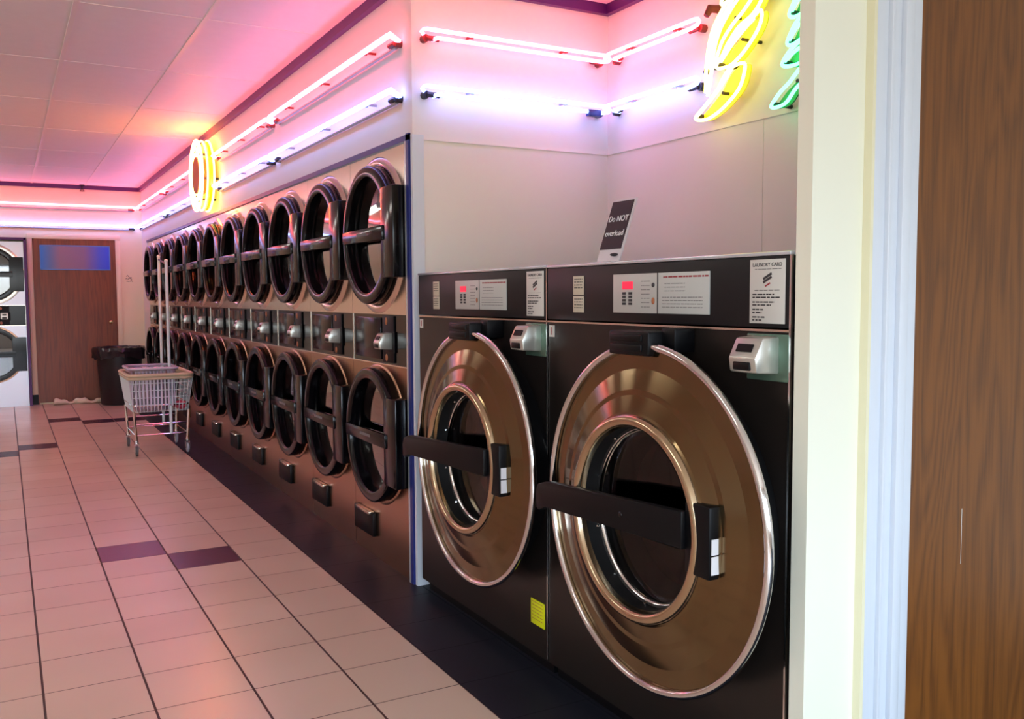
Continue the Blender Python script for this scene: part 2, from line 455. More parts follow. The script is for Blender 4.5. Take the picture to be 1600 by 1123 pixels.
# strip above washers
# partition door with casing
c = MB()
c.box(.165, .175, 1.44, 1.507, 0, 2.34)
struct('trim_7', c, 'casing_cream')
c = MB()
for x0, x1, d in ((.175, .222, .016), (.222, .232, .026), (.232, .262, .020), (.262, .292, .032), (.292, .302, .022), (.302, .345, .012)):
    c.box(x0, x1, 1.462-d, 1.49, 0, 2.34, .003)
    X0, X1 = 1.30-(x1-.165), 1.30-(x0-.165)
    c.box(X0, X1, 1.462-d, 1.49, 0, 2.34, .003)
c.box(.165, 1.3, 1.44, 1.49, 2.25, 2.35, .004)
struct('trim_8', c, 'casing_paint', True)
d = struct('door_1', MB().box(.349, 1.118, 1.462, 1.50, .01, 2.25, .002), 'door_wood')
MB().ball((1.05, 1.42, 1.0), .028, sy=.8).tube([(1.05, 1.465, 1.0), (1.05, 1.43, 1.0)], .011).build('door_knob', 'brass', d)
s_ = MB()
s_.box(.562, .5635, 1.4612, 1.4625, .70, .745); s_.box(.5632, .5642, 1.4612, 1.4625, .60, .70)
s_.build('scratch', 'label_paper', d, smooth=False)

# far door
D0, D1 = -1.24, -.335
c = MB(); c.box(D0-.07, D0-.012, YF-.02, YF, 0, 2.03, .003).box(D1+.012, D1+.07, YF-.02, YF, 0, 2.03, .003).box(D0-.07, D1+.07, YF-.02, YF, 2.03, 2.09, .003)
struct('trim_9', c, 'wall_cream', True)
struct('trim_10', MB().box(D0-.012, D0+.004, YF-.025, YF, 0, 2.03).box(D1-.004, D1+.012, YF-.025, YF, 0, 2.03).box(D0-.012, D1+.012, YF-.025, YF, 2.012, 2.03), 'far_door_wood')
d = struct('door_2', MB().box(D0+.004, D1-.004, YF-.022, YF+.02, .02, 2.012, .002), 'far_door_wood')
MB().ball((-.405, YF-.06, 1.0), .027).tube([(-.405, YF-.02, 1.0), (-.405, YF-.06, 1.0)], .01).build('door_knob', 'brass', d)
# dark baseboard stub by the far dryer
struct('baseboard_far', MB().box(-1.335, -1.25, YF-.03, YF, 0, .12), 'black_plastic')

# blue-framed sign on the far door
def blue_sign_mat():
    m = bpy.data.materials.new('door_sign_print'); m.use_nodes = True; n = m.node_tree.nodes; l = m.node_tree.links
    p = n['Principled BSDF']; p.inputs['Roughness'].default_value = .35
    t = n.new('ShaderNodeTexCoord'); s = n.new('ShaderNodeSeparateXYZ'); l.new(t.outputs['Generated'], s.inputs[0])
    r = n.new('ShaderNodeValToRGB'); l.new(s.outputs['X'], r.inputs[0]); e = r.color_ramp.elements
    e[0].position = 0; e[0].color = (*lin((40, 140, 230)), 1); e[1].position = 1; e[1].color = (*lin((40, 90, 250)), 1)
    for pos, c in ((.12, (90, 130, 190)), (.28, (150, 122, 146)), (.62, (140, 116, 156)), (.84, (70, 100, 230))):
        q = e.new(pos); q.color = (*lin(c), 1)
    l.new(r.outputs[0], p.inputs['Base Color']); MATS['door_sign_print'] = m
blue_sign_mat()
mat('sign_edge_blue', (90, 150, 225), .4)
sg = thing('door_sign', 'blue rectangular sign across the top of the brown far door', 'sign', (-.78, YF-.022, 1.65))
MB().box(-.385, .385, -.006, 0, .005, .30).build('sign_face', 'door_sign_print', sg, smooth=False)
MB().box(-.395, .395, -.009, 0, 0, .012).box(-.395, .395, -.009, 0, .293, .305).box(-.395, -.383, -.009, 0, 0, .305).box(.383, .395, -.009, 0, 0, .305).build('sign_border', 'sign_edge_blue', sg, smooth=False)

# paper note on the far wall
nt = tag(MB().box(-.235, -.125, YF-.003, YF, 1.46, 1.62).build('paper_note', 'wall_cream', smooth=False), 'small cream paper note with dark handwriting beside the far door', 'note')
b = MB()
for (px, pz, ln, sl) in ((-.20, 1.575, .03, .3), (-.165, 1.565, .03, -.4), (-.21, 1.545, .02, .1), (-.185, 1.54, .05, .2), (-.20, 1.515, .035, -.2), (-.16, 1.512, .035, .1)):
    b.tube([(px, YF-.004, pz), (px+ln*.5, YF-.004, pz+ln*sl+.006), (px+ln, YF-.004, pz-.004)], .0035, 5)
b.build('handwriting', 'ink', nt)

# ------------------------------------------------------------------ washers
def coin_box(parent, y, z, s=1.0, plate='coin_green'):
    """sloping coin mechanism on a green-grey back plate, facing -x"""
    p = MB(); p.box(-.006, 0, y-.075*s, y+.06*s, z-.062*s, z+.05*s, .003)
    p = p.build('coin_plate', plate, parent)
    b = MB()
    poly = [(0, -.045), (-.075, -.040), (-.080, -.006), (-.055, .042), (0, .045)]
    A = [b.bm.verts.new((x*s, y-.045*s, z+zz*s)) for x, zz in poly]; B = [b.bm.verts.new((x*s, y+.045*s, z+zz*s)) for x, zz in poly]
    b.bm.faces.new(A); b.bm.faces.new(B[::-1])
    for i in range(5):
        j = (i+1) % 5; b.bm.faces.new((A[j], A[i], B[i], B[j]))
    bmesh.ops.bevel(b.bm, geom=list(b.bm.edges), offset=.006*s, segments=2, profile=.5, affect='EDGES')
    o = b.build('coin_box', 'coin_metal', parent)
    q = MB(); q.box(-.0815*s, -.070*s, y-.028*s, y+.028*s, z-.034*s, z-.014*s, .003*s)
    q.obox((-.069*s, y, z+.018*s), (.004*s, .05*s, .02*s), Matrix.Rotation(math.atan2(25, 48), 3, 'Y'))
    q.build('coin_slot', 'black_plastic', o)

def make_washer(label, loc):
    t = thing('washing_machine', label, 'washing machine', loc)
    yl, yr = .535, -.538                   # left edge (+y) and right edge
    DY, DZ, DR = -.127, .705, .475
    b = MB(); b.plate_hole(0, yr, yl, .05, 1.212, DY, DZ, .25)
    b.box(.001, .98, yr, yr+.004, .05, 1.212); b.box(.001, .98, yl-.004, yl, .05, 1.212); b.box(.976, .98, yr, yl, .05, 1.212); b.box(.001, .98, yr, yl, .05, .054)
    b.build('cabinet', 'washer_panel', t, angle=20)
    MB().box(.03, .97, yr+.01, yl-.01, 0, .05).build('plinth', 'black_plastic', t)
    tp = MB().box(-.004, .98, yr, yl, 1.222, 1.392, .004).build('control_head', 'washer_top', t)
    MB().box(-.007, .01, yr, yl, 1.392, 1.401, .002).build('top_edge_strip', 'white_metal', t)
    MB().box(-.004, .002, yr, yl, 1.213, 1.2185).build('seam_strip', 'steel', t)
    MB().box(-.004, .002, yr-.0015, yr+.004, .06, 1.392).build('side_trim', 'chrome', t)
    # control plate, labels
    cp = MB().box(-.008, -.004, -.265, .155, 1.25, 1.362, .001).build('control_plate', 'plate_grey', t)
    MB().box(-.0095, -.008, -.057, -.054, 1.25, 1.362).build('plate_joint', 'ink', cp)
    MB().box(-.0095, -.008, .058, .108, 1.318, 1.340).build('digital_display', 'red_display', cp)
    for yy in (.062, .092):
        for zz in (1.306, 1.296, 1.286, 1.276): MB().box(-.0095, -.008, yy, yy+.016, zz-.003, zz+.004).build('button', 'ink', cp)
    MB().ball((-.009, -.036, 1.329), .0065, sx=.4).build('button', 'ink', cp)
    MB().ball((-.009, -.036, 1.285), .007, sx=.4, sz=1.4).build('start_button', 'amber', cp)
    rows = [(.02, -.02, 1.34-.012*i, .002) for i in range(7)] + [(-.085, -.17, 1.332-.010*i, .002) for i in range(3)]
    rows += [(-.075, -.24, 1.295-.009*i, .002) for i in range(4)]
    lines_mb(rows, -.008).build('small_print', 'ink_light', cp, smooth=False)
    lines_mb([(-.08, -.262, 1.350, .004)], -.008).build('red_rule', 'ink_red', cp, smooth=False)
    for z0, z1 in ((1.303, 1.362), (1.248, 1.300)):
        lb = MB().box(-.006, -.004, .315, .375, z0, z1, .0008).build('info_label', 'label_cream', t)
        lines_mb([(.368, .322, z1-.010-.009*i, .0025) for i in range(4)], -.006).build('small_print', 'ink', lb, smooth=False)
    st = MB().box(-.006, -.004, -.522, -.408, 1.232, 1.384, .0008).build('card_sticker', 'label_paper', t)
    text_mb('LAUNDRY CARD', .0125, -.0061, -.465, 1.371, mb=None).build('heading', 'ink', st, smooth=False)
    lines_mb([(-.425, -.51, 1.361, .0012), (-.425, -.505, 1.311, .0012)]+[(-.418, -.418-ln, zz, .0034) for zz, ln in ((1.301, .07), (1.294, .088), (1.283, .07), (1.276, .06), (1.265, .035), (1.258, .03), (1.247, .04), (1.240, .03))], -.006).build('small_print', 'ink', st, smooth=False)
    q = MB()
    for dz, a in ((.007, .0), (-.001, 0)):
        q.obox((-.0062, -.466, 1.337+dz), (.0008, .03, .006), Matrix.Rotation(-.45, 3, 'X'))
    q.build('card_emblem', 'ink', st, smooth=False)
    MB().obox((-.0062, -.467, 1.324), (.0008, .018, .0035), Matrix.Rotation(-.45, 3, 'X')).build('card_emblem_stroke', 'ink_red', st, smooth=False)
    tg = MB().box(-.002, 0, .495, .527, 1.165, 1.203).build('corner_tag', 'label_paper', t)
    MB().box(-.003, -.002, .508, .512, 1.172, 1.197).build('tag_mark', 'ink_red', tg, smooth=False)
    coin_box(t, -.46, 1.158, 1.0)
    # drum
    MB().lathe([(.252, -.002), (.252, .10), (.34, .12), (.36, .45), (.20, .5), (.001, .5)], (0, DY, DZ), seg=56).build('drum', 'drum_dark', t)
    # round door: black side, chrome rim, stepped bronze dish, inner ring, glass
    dr = MB().lathe([(.395, -.001), (.405, -.040), (.440, -.078), (.460, -.094)], (0, DY, DZ), seg=96).build('door', 'black_rubber', t)
    dr['label'] = 'large round porthole door'
    MB().lathe([(.4615+.0115*math.cos(a), -.100+.0115*math.sin(a)) for a in [2*PI*i/12 for i in range(12)]], (0, DY, DZ), seg=120, close=True).build('outer_rim', 'chrome', dr)
    prof = [(.455, -.099), (.452, -.096), (.400, -.101), (.345, -.117), (.330, -.119), (.285, -.132), (.278, -.136)]
    MB().lathe(prof, (0, DY, DZ), seg=120).build('dish', 'door_dish', dr, angle=4)
    prof = [(.279, -0.130), (.279, -0.142), (.272, -0.152), (.260, -0.154), (.250, -0.149), (.247, -0.138), (.244, -0.126)]
    MB().lathe(prof, (0, DY, DZ), seg=96).build('inner_ring', 'rim_bronze', dr, angle=60)
    MB().lathe([(.245, -0.130), (.243, -0.085), (.236, -0.080)], (0, DY, DZ), seg=72).build('gasket', 'black_rubber', dr)
    MB().lathe([(.237, -0.082), (.230, -0.078), (.222, -0.030), (.205, 0.025)], (0, DY, DZ), seg=72).build('glass_collar', 'chrome', dr, angle=60)
    for k in range(10):
        a = 2*PI*(k+.5)/10; MB().ball((-.092, DY+.2395*math.cos(a), DZ+.2395*math.sin(a)), .006, sub=1).build('bolt', 'chrome', dr)
    MB().lathe([(.234, -.075), (.20, -.071), (.12, -.065), (.001, -.062)], (0, DY, DZ), seg=64).build('door_glass', 'washer_glass', dr)
    # hinge block at the top
    lb = MB().box(-.118, -.002, -.165, .012, 1.140, 1.205, .006)
    lb.box(-.123, -.11, -.14, .0, 1.178, 1.196, .003).box(-.123, -.11, -.14, .0, 1.150, 1.170, .003)
    lb.box(-.07, -.002, -.215, -.16, 1.150, 1.214, .004)
    lb.build('door_catch', 'black_plastic', t)

    # long bar handle and latch box
    hb = MB(); ya, yb = .345, -.36
    poly = [(ya, -.070+DZ+.030), (ya-.02, .745), (yb-.0, .772), (yb-.0, .668), (.05, .655), (ya-.06, .648), (ya-.01, .642)]
    poly = [(.37, .690), (.355, .722), (.30, .738), (-.36, .775), (-.36, .680), (.31, .662), (.345, .640), (.365, .645)]
    hb.prism(poly, -.165, -.142)
    bmesh.ops.bevel(hb.bm, geom=list(hb.bm.edges), offset=.004, segments=2, profile=.5, affect='EDGES')
    h = hb.build('handle', 'black_plastic', dr)
    q = MB(); q.ball((-.166, -.10, .716), .009, sx=.4); q.build('handle_screw', 'black_gloss', h)
    MB().box(-.150, -.095, -.445, -.355, .622, .800, .006).build('latch_box', 'black_plastic', dr)
    q = MB().box(-.143, -.110, -.4465, -.4448, .636, .680).box(-.143, -.110, -.4465, -.4448, .684, .722).build('latch_patch', 'sign_white', dr)  # two white patches on the near side of the latch box
    MB().tube([(-.10, .24, .70), (-.145, .24, .70)], .02, 12).build('handle_post', 'black_plastic', dr)
    return t
YW2, YW1 = 2.055, 3.133
w2 = make_washer('large front-loading washer nearest the wooden door, beside the white partition', (0, YW2, 0))
w1 = dup(w2, (0, YW1, 0), 0, 'large front-loading washer with yellow sticker, beside the dryers and blue post')
for wm, dy in ((w1, -.022), (w2, .010)):
    for ch in wm.children:
        if ch.name.split('.')[0] in ('door', 'door_catch'): ch.location.y = dy
for ch in w2.children:
    if ch.name.startswith('door') and 'catch' not in ch.name:
        for g in ch.children:
            if g.name.startswith('handle') and 'post' not in g.name: g.scale = (1, .955, 1); g.location.y = -.016
w2['group'] = w1['group'] = 'large front-loading washers in the alcove'
ys = MB().box(-.003, 0, -.515, -.425, .155, .243, .0006).build('yellow_sticker', 'yellow_paper', w1)
ys['label'] = 'yellow warning sticker'
lines_mb([(-.435, -.505, .235-.012*i, .002) for i in range(6)], -.003).build('small_print', 'amber', ys, smooth=False)

# acrylic sign on top of the washer
sg = thing('sign_holder', 'tilted black sign reading Do NOT overload in clear holder on washer', 'sign', (.06, 2.335, 1.4015))
tl = .33
Rm = Matrix.Rotation(tl, 3, 'Y')
def tb(mb, x0, x1, y0, y1, z0, z1):
    c = Vector(((x0+x1)/2, 0, (z0+z1)/2)); c = Rm @ c; return mb.obox((c.x, (y0+y1)/2, c.z+.004), (x1-x0, y1-y0, z1-z0), Rm)
tb(MB(), 0, .004, -.060, .060, 0, .207).build('acrylic_back', 'acrylic_white', sg, smooth=False)
q = MB().box(-.03, .06, -.060, .060, 0, .004)
q.build('acrylic_foot', 'acrylic_white', sg, smooth=False)
tb(MB(), -.003, 0, -.052, .058, .040, .200).build('sign_card', 'sign_black', sg, smooth=False)
q = MB()
for txt, zz in (('Do NOT', .140), ('overload', .092)):
    p = Rm @ Vector((-.0035, 0, zz)); text_mb(txt, .027, p.x, .002, p.z+.004, tilt=tl, mb=q)
q.build('lettering', 'sign_white', sg, smooth=False)
p = Rm @ Vector((-.006, -.035, .024)); MB().ball((p.x, -.03, p.z), .009, sy=2, sz=.6).build('clip', 'ink', sg)

# ------------------------------------------------------------------ dryers
def make_dryer(label, loc, rz=0):
    t = thing('stacked_dryer', label, 'tumble dryer', loc, rz)
    Wd = .3735
    ZU, ZL = 1.592, .632
    b = MB()
    b.plate_hole(0, -Wd, Wd, 1.222, ZD-.004, 0, ZU, .268)
    b.box(.002, .70, -Wd, -Wd+.004, 0, ZD-.004); b.box(.002, .70, Wd-.004, Wd, 0, ZD-.004); b.box(.69, .70, -Wd, Wd, 0, ZD-.004); b.box(.002, .70, -Wd, Wd, ZD-.008, ZD-.004)
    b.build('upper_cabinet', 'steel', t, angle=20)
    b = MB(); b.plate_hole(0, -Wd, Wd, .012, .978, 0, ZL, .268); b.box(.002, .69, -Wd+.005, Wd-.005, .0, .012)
    b.build('lower_cabinet', 'steel_floor_tint', t, angle=20)
    MB().box(.004, .02, -Wd, Wd, .978, 1.222).build('control_band', 'black_gloss', t)
    q = MB().box(-.003, .004, -Wd, Wd, 1.217, 1.2235).box(-.003, .004, -Wd, Wd, .975, .981).box(.001, .005, -Wd, -Wd+.003, .982, 1.217)
    q.build('band_trim', 'steel', t, smooth=False)
    MB().box(-.002, .006, -.03, .33, 1.0, 1.20, .003).build('control_panel', 'black_gloss', t)
    MB().box(-.004, .004, -.20, -.06, .99, 1.21, .002).build('coin_strip', 'black_plastic', t)
    q = MB()
    for zz in (1.185, 1.012): q.ball((-.004, -.11, zz), .014, sx=.4, sz=1.3)
    q.build('indicator_lamp', 'amber', t)
    coin_box(t, -.145, 1.092, .88, 'black_plastic')
    for k, Z in enumerate((ZU, ZL)):
        hi = k == 0
        MB().lathe([(.372, 0), (.366, -.006), (.352, -.014), (.338, -.014), (.325, -.004)] if hi else [(.345, 0), (.338, -.006), (.326, -.006)], (0, 0, Z), seg=80).build('door_surround', 'steel' if hi else 'steel_floor_tint', t, angle=60)
        dr = MB().lathe([(.318, -.002), (.327, -.02), (.327, -.056), (.320, -.064), (.318, -.065), (.282, -.068), (.276, -.064), (.272, -.056), (.266, -.006), (.266, .0)], (0, 0, Z), seg=80).build('door_ring', 'black_gloss', t, angle=50)
        MB().lathe([(.267, -.006), (.15, -.008), (.001, -.009)], (0, 0, Z), seg=48).build('door_glass', 'dryer_glass', dr)
        q = MB(); q.prism([(.295, Z-.030), (.295, Z+.030), (-.25, Z+.034), (-.25, Z-.034)], -.076, -.050)
        bmesh.ops.bevel(q.bm, geom=list(q.bm.edges), offset=.006, segments=2, profile=.5, affect='EDGES')
        q.build('cross_bar', 'black_gloss', dr)
        lines_mb([(.08, -.06, Z+.004, .013)], -.0765).build('bar_lettering', 'ink_light', dr, smooth=False)
        MB().box(-.068, -.004, -.366, -.215, Z-.205, Z+.205, .006).build('hinge_plate', 'black_gloss', dr)
        MB().lathe([(.268, .002), (.268, .10), (.31, .12), (.31, .55), (.001, .56)], (0, 0, Z), seg=48).build('drum', 'drum', t)
    lh = MB().box(-.02, .0, .07, .345, .105, .225, .004).build('lint_door', 'black_plastic', t)
    MB().box(-.030, -.002, .10, .30, .212, .228, .003).build('lint_lip', 'steel', lh)
    return t
ORD = ['at the blue corner post by the alcove', 'second from the blue corner post', 'third from the blue corner post', 'fourth from the blue corner post', 'fifth from the blue corner post',
       'in the very middle of the row of eleven', 'fifth from the far wall', 'fourth from the far wall', 'third from the far wall', 'second from the far wall, behind the cart poles', 'at the far end, beside the black bin']
first = None
for i in range(11):
    y = 4.165+.7497*i
    lab = 'stacked pair of stainless dryers with black round doors, '+ORD[i]
    lab = lab.replace('stacked pair of stainless dryers with black round doors', 'stacked stainless dryer')
    if first is None: first = make_dryer(lab, (0.0, y, 0)); first['group'] = 'row of stacked dryers along the wall'
    else: dup(first, (0, y, 0), 0, lab)
# dryer against the far wall, turned to face the room, bluish daylight reflection tinted into its door glass
fd = dup(first, (-1.725, YF-.12, 0), PI/2, 'stacked dryer against the far wall left of the brown door', 'dryers against the far wall')
fd.scale = (.17, 1, 1)
for ch in fd.children:
    if ch.name.startswith(('upper_cabinet', 'lower_cabinet')):
        me = ch.data.copy(); ch.data = me; me.materials[0] = mat('far_steel', (214, 216, 224), .3, metal=.55)
    for g in ch.children:
        if g.name.startswith('door_glass'):
            me = g.data.copy(); g.data = me; me.materials[0] = MATS['daylight_tint_glass']
struct('trim_11', MB().box(-1.348, -1.318, YF-.15, YF, 0, 2.03).box(-2.12, -1.318, YF-.15, YF, 2.0, 2.03), 'purple_paint')

# ------------------------------------------------------------------ neon
NG = 'neon tubes running round the top of the walls'
def neon(label, a, b, nrm, colour, double, ends=(True, True), capmat='cap_red'):
    """tube from a to b; nrm points into the room; comes with clips, end caps and a rail or a return run"""
    a, b, nrm = Vector(a), Vector(b), Vector(nrm); mid = (a+b)/2
    t = thing('neon_tube', label, 'neon light', mid, 0, NG)
    a, b = a-mid, b-mid; d = (b-a).normalized(); off = nrm*.062; L = (b-a).length
    dz = Vector((0, 0, -.032)); r = .0085
    pts = []
    e = .03
    if double:
        pts = [a+off+d*.012+dz*.8, a+off+d*0+dz*.45, a+off+d*.012+dz*.1, a+off+d*.03, b+off-d*.03, b+off-d*.012+dz*.1, b+off+dz*.45, b+off-d*.012+dz*.8, b+off-d*.05+dz,
               a+off+d*.09+dz, a+off+d*.075+dz, a+nrm*.02+d*.07+dz]
    else:
        pts = [a+nrm*.012+d*.03+dz*.6, a+off*.7+d*.01+dz*.4, a+off+d*.012, a+off+d*.04, b+off-d*.04, b+off-d*.012, b+off*.7-d*.01+dz*.4, b+nrm*.012-d*.03+dz*.6]
    MB().tube(pts, r if double else .0125, 10).build('glass_tube', 'neon_'+colour, t)
    if not double:
        q = MB(); h = nrm*.018+dz*1.3
        q.tube([a+h+d*.05, b+h-d*.05], .009, 8); q.build('cable_rail', 'rail_grey', t)
    n = max(2, int(L/.55))
    for i in range(n):
        p = a+d*(L*(i+.5)/n)
        q = MB(); q.tube([p+nrm*.0, p+off*.85], .006, 6); q.tube([p+off*.85-Vector((0, 0, .012)), p+off*.85+Vector((0, 0, .006))], .010, 6)
        q.build('standoff_clip', 'rail_grey' if colour == 'blue' else capmat, t)
    for p, sgn, on in ((a, 1, ends[0]), (b, -1, ends[1])):
        if not on: continue
        q = MB(); s0 = p+d*sgn*.035+dz*.9
        q.tube([s0+nrm*.0, s0+nrm*.03], .017, 10); q.tube([s0+nrm*.03+d*sgn*.0, s0+nrm*.032+d*sgn*.06], .012, 8)
        q.build('electrode_cap', capmat if colour == 'orange' else 'cap_dark', t)
    return t
ZO, ZB = 2.445, 2.205
for nm, z, col in (('upper warm', ZO, 'orange'), ('lower bluish-white', ZB, 'blue')):
    x0 = 0
    neon(nm+' neon tube above the dryers, section nearest the alcove corner', (x0, 3.80, z), (x0, 5.90, z), (-1, 0, 0), col, False)
    neon(nm+' neon tube above the dryers, just right of the yellow ring sign', (x0, 5.96, z), (x0, 7.70, z), (-1, 0, 0), col, False)
    neon(nm+' neon tube above the dryers, just beyond the yellow ring sign', (x0, 8.32, z), (x0, 10.35, z), (-1, 0, 0), col, False)
    neon(nm+' neon tube above the dryers, last section before the far wall', (x0, 10.40, z), (x0, 12.50, z), (-1, 0, 0), col, False)
    neon(nm+' neon tube on the short wall between dryers and alcove back', (.02, YP0, z), (XA-.03, YP0, z), (0, -1, 0), col, True)
    neon(nm+' neon tube on the alcove back wall, ending at the yellow sign', (XA, 3.66, z), (XA, 2.98, z), (-1, 0, 0), col, True)
    neon(nm+' neon tube along the far wall above the brown door', (-.06, YF, z), (-4.6, YF, z), (0, -1, 0), col, False)
# two dark cap knobs where the alcove tubes end
for z, lab in ((2.475, 'small dark end cap above the upper tube beside the yellow sign'), (2.245, 'small dark end cap above the lower tube beside the yellow sign')):
    o = MB().tube([(XA, 2.935, z), (XA-.045, 2.935, z-.004), (XA-.06, 2.94, z-.035)], [.017, .017, .012], 12).build('tube_end_cap', 'cap_red' if z > 2.4 else 'cap_dark')
    tag(o, lab, 'end cap')
# blue tag box on the lower tube of the short wall
tag(MB().box(XA-.16, XA-.09, YP0-.075, YP0-.045, ZB-.052, ZB-.022, .003).build('wire_box', 'blue_paint'), 'small dark blue wire box clipped under the lower tube', 'wire box')

def smooth_path(pts, n=6, closed=False):
    P = [Vector(p) for p in pts]; out = []; N = len(P)
    rng = range(N if closed else N-1)
    for i in rng:
        p0 = P[(i-1) % N] if (closed or i > 0) else P[i]; p1 = P[i]; p2 = P[(i+1) % N]
        p3 = P[(i+2) % N] if (closed or i < N-2) else p2
        for k in range(n):
            u = k/n
            out.append(.5*((2*p1)+(p2-p0)*u+(2*p0-5*p1+4*p2-p3)*u*u+(3*p1-p0-3*p2+p3)*u**3))
    if not closed: out.append(P[-1])
    return out
def leaf(parent, poly, x, colour, acrylic, tubes, back=True):
    P = smooth_path([(0, y, z) for y, z in poly], 5, True)
    if back:
        MB().prism([(p.y, p.z) for p in P], x, x+.006).build('leaf_panel', acrylic, parent, smooth=False)
    MB().tube([(x-.03, p.y, p.z) for p in P], .0065, 8, closed=True).build('leaf_tube', 'neon_'+colour, parent)
    for tpts in tubes:
        q = smooth_path([(x-.035, y, z) for y, z in tpts], 6)
        MB().tube(q, .0065, 8).build('leaf_tube', 'neon_'+colour, parent)
    cy = sum(p[0] for p in poly)/len(poly); cz = sum(p[1] for p in poly)/len(poly)
    MB().tube([(x-.03, cy, cz), (XA, cy, cz)], .007, 8).build('standoff', 'cap_dark', parent)
    y0, z0 = poly[0]; MB().tube([(x-.03, y0-.012, z0+.008), (XA, y0-.012, z0+.008)], .009, 8).build('standoff', 'cap_dark', parent)
ysn = thing('leaf_neon_sign', 'yellow neon sign of long curved leaves on the alcove wall', 'neon sign', (0, 0, 0))
X0 = .975
leaf(ysn, [(2.966, 2.029), (2.907, 2.069), (2.839, 2.116), (2.807, 2.154), (2.762, 2.189), (2.686, 2.192), (2.686, 2.15), (2.71, 2.103), (2.76, 2.065), (2.825, 2.032), (2.899, 2.014)], X0, 'yellow', 'yellow_acrylic', [[(2.95, 2.035), (2.87, 2.085), (2.80, 2.135), (2.75, 2.185)]])
leaf(ysn, [(2.83, 2.205), (2.789, 2.252), (2.738, 2.288), (2.683, 2.33), (2.628, 2.350), (2.593, 2.366), (2.584, 2.339), (2.603, 2.298), (2.651, 2.252), (2.705, 2.215), (2.76, 2.195)], X0-.01, 'yellow', 'yellow_acrylic', [[(2.80, 2.22), (2.74, 2.27), (2.67, 2.315), (2.62, 2.34)], [(2.874, 2.10), (2.86, 2.17), (2.84, 2.23)]])
leaf(ysn, [(2.881, 2.214), (2.876, 2.294), (2.843, 2.363), (2.798, 2.408), (2.754, 2.449), (2.704, 2.486), (2.64, 2.52), (2.56, 2.52), (2.588, 2.42), (2.641, 2.366), (2.714, 2.338), (2.776, 2.289), (2.821, 2.237)], X0, 'yellow', 'yellow_acrylic',
     [[(2.874, 2.14), (2.856, 2.26), (2.823, 2.342), (2.766, 2.406), (2.69, 2.46), (2.62, 2.50)], [(2.845, 2.221), (2.809, 2.296), (2.752, 2.348), (2.684, 2.391), (2.61, 2.45)], [(2.90, 2.12), (2.893, 2.25), (2.865, 2.35), (2.80, 2.43), (2.72, 2.49), (2.65, 2.53)]])
leaf(ysn, [(2.80, 2.44), (2.77, 2.50), (2.70, 2.56), (2.60, 2.60), (2.50, 2.60), (2.56, 2.54), (2.64, 2.50)], X0-.01, 'yellow', 'yellow_acrylic', [])
gsn = thing('frond_neon_sign', 'green neon sign of jagged fronds half hidden behind the partition', 'neon sign', (0, 0, 0))
leaf(gsn, [(2.539, 1.998), (2.5, 2.041), (2.45, 2.072), (2.392, 2.117), (2.32, 2.147), (2.30, 2.12), (2.339, 2.087), (2.417, 2.045), (2.471, 1.999)], X0, 'green', 'green_acrylic', [])
leaf(gsn, [(2.485, 2.138), (2.464, 2.173), (2.42, 2.200), (2.341, 2.226), (2.28, 2.24), (2.30, 2.17), (2.403, 2.130)], X0, 'green', 'green_acrylic', [[(2.47, 2.15), (2.42, 2.175), (2.34, 2.20)]])
leaf(gsn, [(2.464, 2.211), (2.443, 2.253), (2.412, 2.285), (2.344, 2.315), (2.28, 2.33), (2.30, 2.26), (2.421, 2.207)], X0, 'green', 'green_acrylic', [[(2.45, 2.22), (2.41, 2.26), (2.33, 2.29)]])
leaf(gsn, [(2.456, 2.310), (2.435, 2.352), (2.403, 2.390), (2.346, 2.410), (2.28, 2.43), (2.30, 2.34), (2.412, 2.300)], X0, 'green', 'green_acrylic', [[(2.44, 2.32), (2.40, 2.36), (2.33, 2.39)]])
leaf(gsn, [(2.45, 2.41), (2.43, 2.46), (2.38, 2.51), (2.30, 2.55), (2.26, 2.50), (2.33, 2.44), (2.40, 2.40)], X0, 'green', 'green_acrylic', [[(2.43, 2.42), (2.38, 2.47), (2.30, 2.51)]])

# sun ring sign standing off the dryer wall
sun = thing('ring_neon_sign', 'yellow oval neon ring sign mounted above the middle dryers', 'neon sign', (0, 7.98, 2.315))
MB().lathe([(.13, 0), (.285, 0), (.285, -.02), (.13, -.02)], (-.06, 0, 0), seg=64, close=True).build('backing_ring', 'yellow_acrylic', sun)
MB().lathe([(.001, -.085), (.150, -.085), (.155, -.004), (.001, -.004)], (-.06, 0, 0), seg=48).build('centre_disc', 'orange_disc', sun)
def ring_pts(R, x, wav=0, n=0):
    return [(x, (R+wav*math.cos(n*a))*math.cos(a), (R+wav*math.cos(n*a))*math.sin(a)) for a in [2*PI*i/96 for i in range(96)]]
for R, x, wv_, n_ in ((.185, -.140, 0, 0), (.225, -.145, .010, 12), (.26, -.135, .018, 12), (.285, -.10, 0, 0), (.29, -.05, 0, 0)):
    MB().tube(ring_pts(R, x, wv_, n_), .0075, 8, closed=True).build('ring_tube', 'neon_yellow', sun)
MB().tube(ring_pts(.29, -.14), .008, 8, closed=True).build('ring_tube', 'neon_red_added', sun)  # added strong red tube that throws a red glow onto the ceiling
for a in [2*PI*k/6+.2 for k in range(6)]: MB().tube([(0, .21*math.cos(a), .21*math.sin(a)), (-.14, .21*math.cos(a), .21*math.sin(a))], .009, 8).build('standoff', 'cap_dark', sun)

